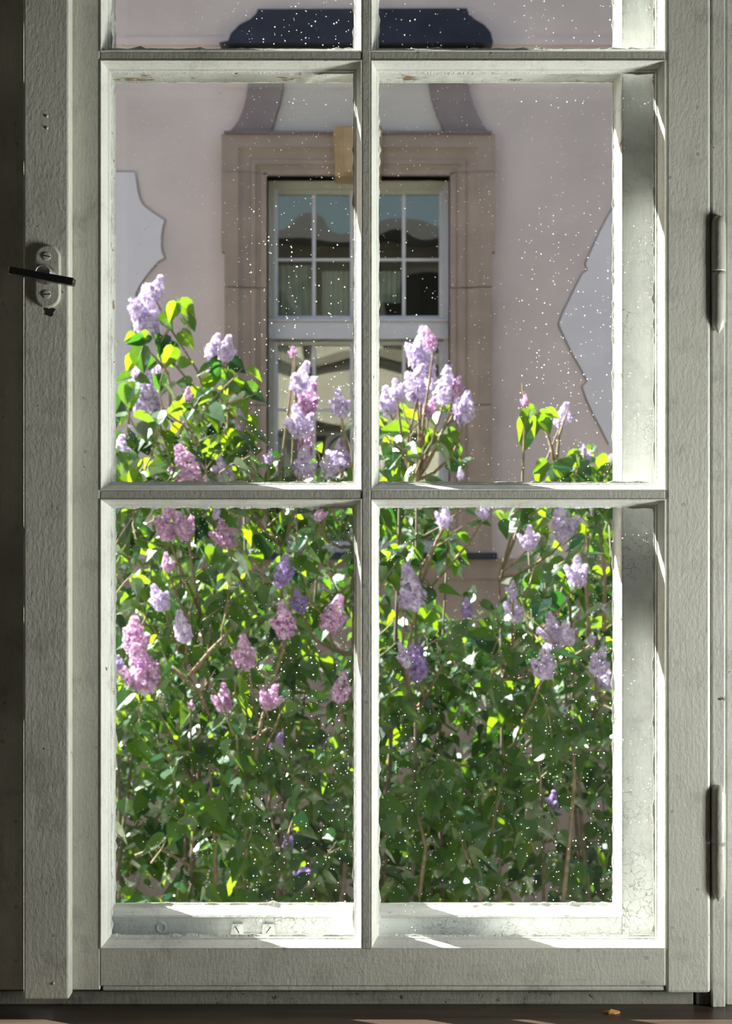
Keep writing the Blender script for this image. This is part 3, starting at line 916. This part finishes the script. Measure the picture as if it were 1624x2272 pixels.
M['petal_mauve'] = petal_material('mauve_petal', (0.24, 0.17, 0.44), (0.58, 0.46, 0.76), (0.32, 0.22, 0.52), (0.58, 0.44, 0.76))
M['bark'] = simple('lilac_bark', (0.15, 0.115, 0.085), 0.85, 0, 60, 0.45)
M['twig'] = simple('lilac_twig', (0.20, 0.15, 0.09), 0.8, 0, 80, 0.4)

# a heart-shaped leaf folded along its midrib: stalk end at 0, tip at +Y
def leaf_geo(fold, droop, wid):
    mid = [(0.0, 0.0), (0.30, 0.0), (0.62, 0.0), (1.0, 0.0)]
    side = [(-0.06, 0.17), (0.06, 0.34), (0.26, 0.40), (0.50, 0.33), (0.76, 0.15)]
    def z(y, x): return fold * abs(x) - droop * y * y
    vs = [(0, y, z(y, 0)) for y, _ in mid]
    for s_ in (1, -1):
        vs += [(s_ * x * wid, y, z(y, x)) for y, x in side]
    fs = []
    for o in (4, 9):
        tri = [(0, o, o + 1), (0, o + 1, 1), (1, o + 1, o + 2), (1, o + 2, 2), (2, o + 2, o + 3), (2, o + 3, o + 4), (2, o + 4, 3)]
        fs += tri if o == 4 else [t[::-1] for t in tri]
    # stalk
    vs += [(0.012, 0, z(0, 0)), (-0.012, 0, z(0, 0)), (0.0, -0.30, 0.05)]
    fs.append((14, 15, 16))
    return [Vector(v) for v in vs], fs
LEAVES = [leaf_geo(0.30, 0.10, 0.95), leaf_geo(0.55, 0.22, 0.85), leaf_geo(0.12, 0.30, 1.05), leaf_geo(0.75, 0.05, 0.9), leaf_geo(0.35, -0.10, 1.0)]
def mesh_from(name, vs, fs, mat, smooth=False):
    me = bpy.data.meshes.new(name)
    me.from_pydata([tuple(v) for v in vs], [], fs)
    me.materials.append(mat)
    if smooth:
        for p in me.polygons: p.use_smooth = True
    return me
LEAF_MESH = [mesh_from('leaf', v, f, M['leaf'], False) for v, f in LEAVES]

def frame_from(tip, nrm):
    y = tip.normalized()
    z = (nrm - y * nrm.dot(y))
    if z.length < 1e-3: z = Vector((0, -1, 0.3)) - y * Vector((0, -1, 0.3)).dot(y)
    z.normalize()
    x = y.cross(z)
    return Matrix(((x.x, y.x, z.x), (x.y, y.y, z.y), (x.z, y.z, z.z)))

# panicles of four-petalled florets, base at 0, axis +Z, length 1
def panicle(seed, lobes=1):
    r = random.Random(seed)
    vs = []; fs = []
    def floret(c, nrm, s):
        nrm = nrm.normalized()
        u = nrm.cross(Vector((r.uniform(-1, 1), r.uniform(-1, 1), r.uniform(-1, 1)))).normalized()
        w = nrm.cross(u)
        for k in range(4):
            a = math.pi / 2 * k
            d = u * math.cos(a) + w * math.sin(a)
            e = nrm.cross(d)
            o = len(vs)
            vs.extend([c, c + d * s * 0.6 + e * s * 0.42 + nrm * s * 0.10, c + d * s * 1.05 + nrm * s * 0.02, c + d * s * 0.6 - e * s * 0.42 + nrm * s * 0.10])
            fs.append((o, o + 1, o + 2)); fs.append((o, o + 2, o + 3))
    def cone(base, axis, L, rad, cnt):
        axis = axis.normalized()
        a1 = axis.orthogonal().normalized(); a2 = axis.cross(a1)
        for i in range(cnt):
            t = (i + r.random()) / cnt
            rr = rad * (0.55 + 0.45 * math.sin(min(1, t * 2.2) * math.pi / 2)) * (1 - max(0, t - 0.25) / 0.75 * 0.78)
            rr *= r.uniform(0.65, 1.1)
            ph = r.uniform(0, 2 * math.pi)
            d = a1 * math.cos(ph) + a2 * math.sin(ph)
            c = base + axis * (t * L) + d * rr
            floret(c, d + axis * r.uniform(-0.1, 0.8), r.uniform(0.065, 0.105))
    cone(Vector((0, 0, 0)), Vector((0, 0, 1)), 1.0, 0.36, 120)
    if lobes > 1:
        for k in range(lobes):
            ph = r.uniform(0, 6.28)
            ax = Vector((math.cos(ph) * 0.8, math.sin(ph) * 0.8, 1))
            cone(Vector((0, 0, 0.02)), ax, r.uniform(0.55, 0.8), 0.26, 60)
    # axis
    o = len(vs)
    vs.extend([Vector((0.02, 0, -0.15)), Vector((-0.015, 0.02, -0.15)), Vector((-0.015, -0.02, -0.15)), Vector((0, 0, 0.9))])
    fs.extend([(o, o + 1, o + 3), (o + 1, o + 2, o + 3), (o + 2, o, o + 3)])
    return vs, fs
PANICLES = [panicle(100 + i, (2, 3, 4)[i % 3]) for i in range(6)]
PMESH = {}
for kind in ('petal', 'petal_pink', 'petal_mauve'):
    PMESH[kind] = [mesh_from('flower_panicle', v, f, M[kind]) for v, f in PANICLES]

YB0, YB1 = 1.88, 2.95
shrubs = []
for (bx, lab) in ((-0.62, 'tall flowering lilac shrub filling the left panes'),
                  (0.16, 'flowering lilac shrub just right of the central muntin'),
                  (0.72, 'flowering lilac shrub at the right of the right-hand panes')):
    shrubs.append(thing('lilac_shrub', (bx, 2.25, -0.8), lab, 'shrub', 'lilac shrubs outside the window'))
def shrub_of(x, Y=2.2):
    px = 812 + x * FPX / (Y - EYE.y)
    return 0 if px < 790 else (1 if px < 1085 else 2)

LEAF_ALL = [[], [], []]              # per shrub: (distance key, variant, matrix)
TWIGS = [MB(), MB(), MB()]
def add_leaf(p, tip, nrm, length, k=None):
    si = shrub_of(p.x, p.y)
    v = random.randrange(len(LEAVES)) if k is None else k
    Mx = Matrix.Translation(p) @ frame_from(tip, nrm).to_4x4() @ Matrix.Diagonal((length, length, length, 1))
    LEAF_ALL[si].append((p.y, v, Mx))

# flowers read from the photograph: pixel, size in pixels, colour
FL = [(342, 655, 42, 0), (333, 722, 95, 0), (327, 872, 78, 0), (318, 910, 52, 0), (345, 905, 48, 0), (468, 788, 48, 0), (496, 792, 46, 0), (418, 886, 26, 1), (653, 790, 20, 1), (656, 860, 58, 0),
      (675, 915, 66, 1), (672, 960, 60, 0), (676, 1000, 50, 1), (672, 1050, 55, 0), (757, 915, 48, 0), (757, 1030, 56, 0), (430, 1068, 84, 1), (500, 1060, 46, 0), (537, 945, 36, 0), (262, 1012, 44, 0), (598, 1024, 24, 0), (735, 1050, 40, 0),
      (932, 805, 74, 0), (962, 770, 40, 1), (925, 872, 84, 0), (985, 882, 66, 0), (1008, 872, 36, 1), (1010, 908, 42, 0), (1030, 928, 58, 0), (882, 880, 40, 0), (866, 908, 48, 0), (950, 920, 40, 1),
      (1166, 898, 22, 1), (1243, 940, 46, 0), (1298, 1003, 18, 0), (1304, 1024, 30, 0), (1022, 1060, 22, 0),
      (372, 1182, 68, 1), (416, 1185, 50, 1), (503, 1205, 52, 1), (476, 1146, 26, 0), (705, 1150, 28, 1), (372, 1262, 34, 1), (620, 1288, 56, 2), (365, 1342, 48, 0), (412, 1412, 58, 0), (640, 1402, 64, 1), (668, 1352, 44, 2),
      (728, 1386, 64, 1), (300, 1440, 72, 1), (330, 1515, 84, 1), (552, 1472, 62, 1), (500, 1572, 52, 1), (592, 1564, 46, 1), (752, 1546, 54, 1), (608, 1668, 40, 2), (424, 1570, 16, 1),
      (984, 1164, 40, 0), (1255, 1186, 72, 0), (1172, 1212, 44, 0), (925, 1335, 80, 0), (900, 1342, 40, 0), (1282, 1290, 54, 0), (1146, 1370, 52, 0), (1138, 1318, 30, 0), (1240, 1428, 66, 0), (1262, 1420, 44, 0), (1206, 1494, 60, 0),
      (1322, 1488, 52, 0), (928, 1492, 70, 2), (906, 1470, 44, 0), (1312, 1428, 22, 0), (1036, 1362, 36, 2), (1352, 1520, 50, 0), (1075, 1145, 34, 0), (640, 1880, 30, 2), (1225, 1790, 34, 2), (670, 1950, 34, 2), (262, 1480, 26, 2)]
FLW = []
fr_ = random.Random(5)
for (px, py, sz, kd) in FL:
    Y = fr_.uniform(YB0 - 0.03, YB0 + 0.12) if py > 1128 else fr_.uniform(2.02, 2.2)
    if py > 1600: Y = 2.3
    p = at(px, py + 0.12 * sz, Y)
    L = sz * 1.18 * (Y - EYE.y) / FPX
    FLW.append((px, py - sz * 0.4, sz * 0.55, Y, p, L, kd))

def blocked(px, py, Y, pad=14):
    for fxp, fyp, r_, fY, *_ in FLW:
        if Y < fY + 0.05 and abs(px - fxp) < r_ * 0.75 + pad and abs(py - fyp) < r_ + pad: return True
    return False

def shades_flower(q):
    """true where a leaf would stand between a flower and the sun: blossoms sit out in the light"""
    for *_, p, L, kd in FLW:
        v = q - (p + Vector((0, 0, L * 0.5)))
        t = v.dot(SUN_DIR)
        if 0.02 < t < 1.3 and (v - SUN_DIR * t).length < L * 0.42 + 0.03: return True
    return False

# explicit leaves on the free-standing shoots: pixel of the stalk end, length in px, direction of the tip (deg, 0 right, -90 down)
SH = [(392, 672, 46, -112), (398, 668, 52, -52), (372, 692, 50, -75), (360, 745, 52, -95), (410, 705, 46, -58), (402, 735, 48, -52), (330, 742, 44, -140), (322, 752, 62, -118), (310, 770, 60, -80), (318, 752, 40, -160),
      (300, 790, 44, -115), (376, 760, 52, -80), (385, 770, 50, -110), (360, 775, 46, -60), (395, 805, 34, 5), (290, 835, 40, -160), (302, 835, 36, -25), (285, 850, 62, -85), (300, 850, 50, -110), (272, 880, 60, -112),
      (350, 830, 44, -85), (270, 905, 40, -95), (300, 742, 30, -150), (345, 800, 40, -140),
      (500, 800, 46, -160), (490, 810, 50, -120), (512, 800, 46, -40), (505, 820, 44, -95), (470, 812, 40, -150), (515, 845, 50, -40), (525, 850, 66, -70), (540, 860, 58, -30), (520, 890, 58, -60), (425, 850, 40, 175), (450, 852, 44, 20),
      (1185, 905, 34, -160), (1175, 912, 42, -110), (1195, 915, 40, -40), (1190, 925, 44, -95), (1205, 930, 40, -70), (1165, 930, 52, -105), (1172, 955, 50, -110), (1210, 915, 36, -20),
      (980, 890, 46, -30), (1000, 960, 40, -60), (955, 960, 40, -110), (990, 1030, 44, -15), (1260, 1010, 44, -25), (1230, 1030, 50, -50), (1215, 1025, 44, -140), (1330, 1012, 44, -60), (1340, 1030, 40, -100), (1200, 1040, 40, -100), (1290, 1035, 42, -60), (1310, 1040, 40, -110)]
lr = random.Random(21)
for (px, py, ln, an) in SH:
    Y = lr.uniform(2.05, 2.18)
    p = at(px, py, Y)
    ln_m = ln * (Y - EYE.y) / FPX * 1.05
    a_ = R(an)
    tip = Vector((math.cos(a_), lr.uniform(-0.45, 0.35), math.sin(a_)))
    nrm = Vector((lr.uniform(-0.6, 0.6), -1.0, lr.uniform(-0.2, 0.9)))
    add_leaf(p, tip, nrm, ln_m)

# crowns: leafy twigs scattered in the volume of the hedge
TOPL = [(-1600, 1500), (-500, 1400), (100, 1150), (210, 900), (262, 905), (300, 900), (345, 870), (430, 862), (505, 850), (560, 905), (578, 1005), (640, 1015), (790, 1015), (842, 890), (880, 895), (960, 915), (1030, 985), (1062, 1128), (1180, 1115), (1195, 1030), (1355, 1010), (1600, 960), (2200, 980)]
def top_at(px):
    for (a0, b0), (a1, b1) in zip(TOPL, TOPL[1:]):
        if a0 <= px <= a1: return b0 + (b1 - b0) * (px - a0) / (a1 - a0)
    return 1000
def dens(px, py):
    t = top_at(px)
    if py < t: return 0.0
    d = min(1.0, 0.75 + (py - t) / 300)
    for cx, cy, rx, ry, k_ in ((1095, 1210, 105, 150, 0.04), (1040, 1330, 110, 70, 0.12), (1060, 1060, 110, 90, 0.05), (540, 1440, 60, 80, 0.35), (720, 1640, 90, 80, 0.3), (600, 960, 45, 60, 0.05), (1280, 1830, 90, 110, 0.35), (640, 1830, 80, 90, 0.4), (1200, 1990, 120, 70, 0.3), (380, 1960, 160, 90, 0.45)):
        q = ((px - cx) / rx) ** 2 + ((py - cy) / ry) ** 2
        if q < 1: d *= k_ + (1 - k_) * q ** 2
    if py > 1900: d *= max(0.35, 1 - (py - 1900) / 700)
    return d
tr_ = random.Random(77)
n_tw = 0
tries = 0
while n_tw < 2350 and tries < 120000:
    tries += 1
    px = tr_.uniform(-1500, 1950); py = tr_.uniform(840, 2700)
    if tr_.random() > dens(px, py): continue
    inside = 200 < px < 1420 and py < 2100
    if not inside and tr_.random() > 0.7: continue
    Y = YB0 + (YB1 - YB0) * tr_.random()
    if py < 1540 and py >= 1120:                                                                       # sunlit upper part, loose and deep
        if tr_.random() < (0.40 if py < 1260 else 0.06): continue
        Y = tr_.uniform(1.88, 3.2 if py < 1260 else 3.75)
    elif tr_.random() < 0.24: Y = tr_.uniform(1.88, 2.25)
    else: Y = tr_.uniform(2.4, 3.15)                                                    # shaded lower part, dense
    if py < 1120:
        if tr_.random() < 0.2: continue
        Y = tr_.uniform(1.98, 2.40)
    n_tw += 1
    p0 = at(px, py, Y)
    lt = tr_.uniform(0.10, 0.20)
    dirv = Vector((tr_.gauss(0, 0.55), tr_.gauss(-0.1, 0.5), tr_.uniform(0.35, 1.0))).normalized()
    pts = [p0 - dirv * lt * 0.5]
    for i in range(1, 5): pts.append(pts[-1] + (dirv + Vector((tr_.gauss(0, .16), tr_.gauss(0, .16), tr_.gauss(0.02, .10)))).normalized() * lt / 4)
    si = shrub_of(p0.x, p0.y)
    TWIGS[si].tube(pts, [0.0026, 0.0022, 0.0018, 0.0014, 0.0008], 4, False)
    az = tr_.uniform(0, 6.28)
    for i, q in enumerate(pts):
        for s_ in (0, math.pi):
            if tr_.random() < 0.12: continue
            a_ = az + s_ + i * math.pi / 2 + tr_.gauss(0, 0.3)
            side = Vector((math.cos(a_), math.sin(a_), 0))
            tip = side * 1.0 + dirv * tr_.uniform(-0.2, 0.4) + Vector((0, 0, tr_.uniform(-1.4, 0.0)))
            tip.normalize()
            pp = q + tip * 0.012
            pxx = 812 + pp.x * FPX / (pp.y - EYE.y); pyy = 1136 - (pp.z - EYE.z) * FPX / (pp.y - EYE.y)
            tpp = pp + tip * 0.045
            tpx = 812 + tpp.x * FPX / (tpp.y - EYE.y); tpy = 1136 - (tpp.z - EYE.z) * FPX / (tpp.y - EYE.y)
            if blocked(tpx, tpy, pp.y, 8): continue
            if p0.z > 0.9 and tr_.random() < (0.9 if py > 1120 else 0.5) and shades_flower(pp + tip * 0.03): continue
            if dens(tpx, tpy) < 0.03 and tr_.random() < 0.8: continue
            nrm = Vector((tr_.gauss(0, 0.45), tr_.gauss(0, 0.45), 0.6)) + side * 0.8
            add_leaf(pp, tip, nrm, tr_.uniform(0.041, 0.076) * (1.0 if i < 4 else 0.75))

# stems: from the ground up, dividing into branches that carry the flowers
STEMS = [[], [], []]
st = random.Random(3)
for px in (-1300, -1000, -700, -420, -180, 60, 250, 330, 420, 480, 545, 620, 700, 790, 870, 935, 1000, 1090, 1180, 1230, 1270, 1335, 1450, 1650):
    Yt = st.uniform(2.2, 2.7)
    zt_ = at(px, top_at(px) + st.uniform(60, 220), Yt).z
    top = Vector((at(px, 1136, Yt).x, Yt, zt_))
    si = shrub_of(top.x, top.y)
    base = Vector((shrubs[si].location.x + st.uniform(-0.28, 0.28), 2.25 + st.uniform(-0.15, 0.2), -0.8))
    base.x = base.x * 0.45 + top.x * 0.55
    pts = []
    for i in range(9):
        t = i / 8
        p = base.lerp(top, t) + Vector((math.sin(t * 5 + px) * 0.035, math.cos(t * 4 + px) * 0.03, 0)) * (1 - t * 0.4)
        pts.append(p)
    r0 = st.uniform(0.007, 0.013)
    STEMS[si].append(pts)
    m = MB(); m.tube(pts, [r0 * (1 - 0.75 * i / 8) for i in range(9)], 7)
    m.build('stem', M['bark'], shrubs[si], True)
def near_stem(p, sj):
    best = None
    for si in (sj,):
        for pts in STEMS[si]:
            for q in pts:
                dz = p.z - q.z
                if dz < 0.03: continue
                d_ = abs(p.x - q.x) * 1.3 + abs(p.y - q.y) + abs(dz - 0.18) * 0.5
                if best is None or d_ < best[0]: best = (d_, q)
    return best[1]
for i, (px, pyc, r_, Y, p, L, kd) in enumerate(FLW):
    si = shrub_of(p.x, p.y)
    kind = ('petal', 'petal_pink', 'petal_mauve')[kd]
    o = bpy.data.objects.new('flower_panicle', PMESH[kind][i % 6])
    o.parent = shrubs[si]
    o.location = p - Vector(shrubs[si].location)
    o.scale = (L * fr_.uniform(0.85, 1.15), L * 0.95, L)
    o.rotation_euler = (fr_.uniform(-0.35, 0.35), fr_.uniform(-0.4, 0.4), fr_.uniform(0, 6.28))
    col.objects.link(o)
    q = near_stem(p, si)
    mid = q.lerp(p, 0.55) + Vector((fr_.uniform(-.03, .03), fr_.uniform(-.02, .03), -0.02))
    TWIGS[si].tube([q, q.lerp(mid, .5) + Vector((0, 0, -0.01)), mid, mid.lerp(p, .6) + Vector((0, 0, -.008)), p], [0.0045, 0.004, 0.0034, 0.003, 0.0022], 5, False)
# free twigs of the shoots
for pl in ([(378, 900), (376, 850), (372, 828), (358, 805), (350, 770), (345, 735), (336, 700)], [(372, 828), (345, 795), (318, 765)], [(350, 770), (375, 730), (388, 690), (395, 660)], [(285, 960), (288, 880), (284, 845)],
           [(505, 960), (508, 880), (512, 820), (500, 790), (497, 770)], [(512, 820), (485, 790)], [(1232, 1060), (1225, 1000), (1215, 965), (1195, 930), (1172, 905), (1160, 870), (1158, 850)], [(1235, 1020), (1240, 970), (1250, 935), (1262, 905)],
           [(925, 1080), (930, 960), (926, 880), (932, 800)], [(940, 1040), (990, 940), (1030, 925)], [(900, 1100), (915, 980), (890, 890)], [(660, 1090), (668, 980), (660, 900), (652, 850), (655, 785)], [(757, 1100), (758, 990), (757, 900)]):
    Yp = 2.12
    pts = [at(x, y, Yp + 0.01 * i) for i, (x, y) in enumerate(pl)]
    si = shrub_of(pts[0].x, Yp)
    TWIGS[si].tube(pts, [0.0046 - 0.0032 * i / (len(pl) - 1) for i in range(len(pl))], 6, False)
# bare dead branches low in the hedge
for pl in ([(420, 1500), (470, 1440), (520, 1390)], [(380, 1480), (440, 1530), (470, 1600)], [(560, 1720), (580, 1600), (640, 1400), (650, 1300)], [(500, 1760), (560, 1640), (620, 1600)], [(1250, 2000), (1265, 1850), (1275, 1720), (1270, 1640)],
           [(1330, 1540), (1365, 1555)], [(930, 1990), (945, 1880), (920, 1780)], [(480, 1960), (475, 1800), (465, 1700)], [(300, 1900), (350, 1880), (420, 1920)], [(1308, 1420), (1300, 1300), (1305, 1180)], [(1340, 1400), (1342, 1280), (1330, 1160)], [(545, 1900), (540, 1800), (550, 1690)]):
    Yp = 1.98
    pts = [at(x, y, Yp + 0.02 * i) for i, (x, y) in enumerate(pl)]
    si = shrub_of(pts[0].x, Yp)
    m = MB(); m.tube(pts, [0.0055 - 0.002 * i / (len(pl) - 1) for i in range(len(pl))], 6)
    m.build('branch', M['twig'], shrubs[si], True)

def in_view(Mx):
    p = Mx.translation
    px = 812 + p.x * FPX / (p.y - EYE.y); py = 1136 - (p.z - EYE.z) * FPX / (p.y - EYE.y)
    return 250 < px < 1365 and 600 < py < 2000
for si in range(3):
    root = shrubs[si]
    base = Vector(root.location)
    lst = LEAF_ALL[si]
    vis = sorted([l for l in lst if in_view(l[2])], key=lambda l: l[0])
    solo = vis[:290]
    ids = set(id(l) for l in solo)
    for (y, v, Mx) in solo:
        o = bpy.data.objects.new('leaf', LEAF_MESH[v])
        o.parent = root
        o.matrix_local = Matrix.Translation(-base) @ Mx
        col.objects.link(o)
    vs = []; fs = []
    for l in lst:
        if id(l) in ids: continue
        gv, gf = LEAVES[l[1]]
        n0 = len(vs)
        Mx = Matrix.Translation(-base) @ l[2]
        vs += [tuple(Mx @ p) for p in gv]
        fs += [tuple(i + n0 for i in f) for f in gf]
    me = bpy.data.meshes.new('foliage'); me.from_pydata(vs, [], fs); me.materials.append(M['leaf'])
    o = bpy.data.objects.new('foliage', me); o.parent = root; col.objects.link(o); o['kind'] = 'stuff'
    t = TWIGS[si].build('twigs', M['twig'], root, True); t['kind'] = 'stuff'
    print('shrub', si, len(lst), len(vis))
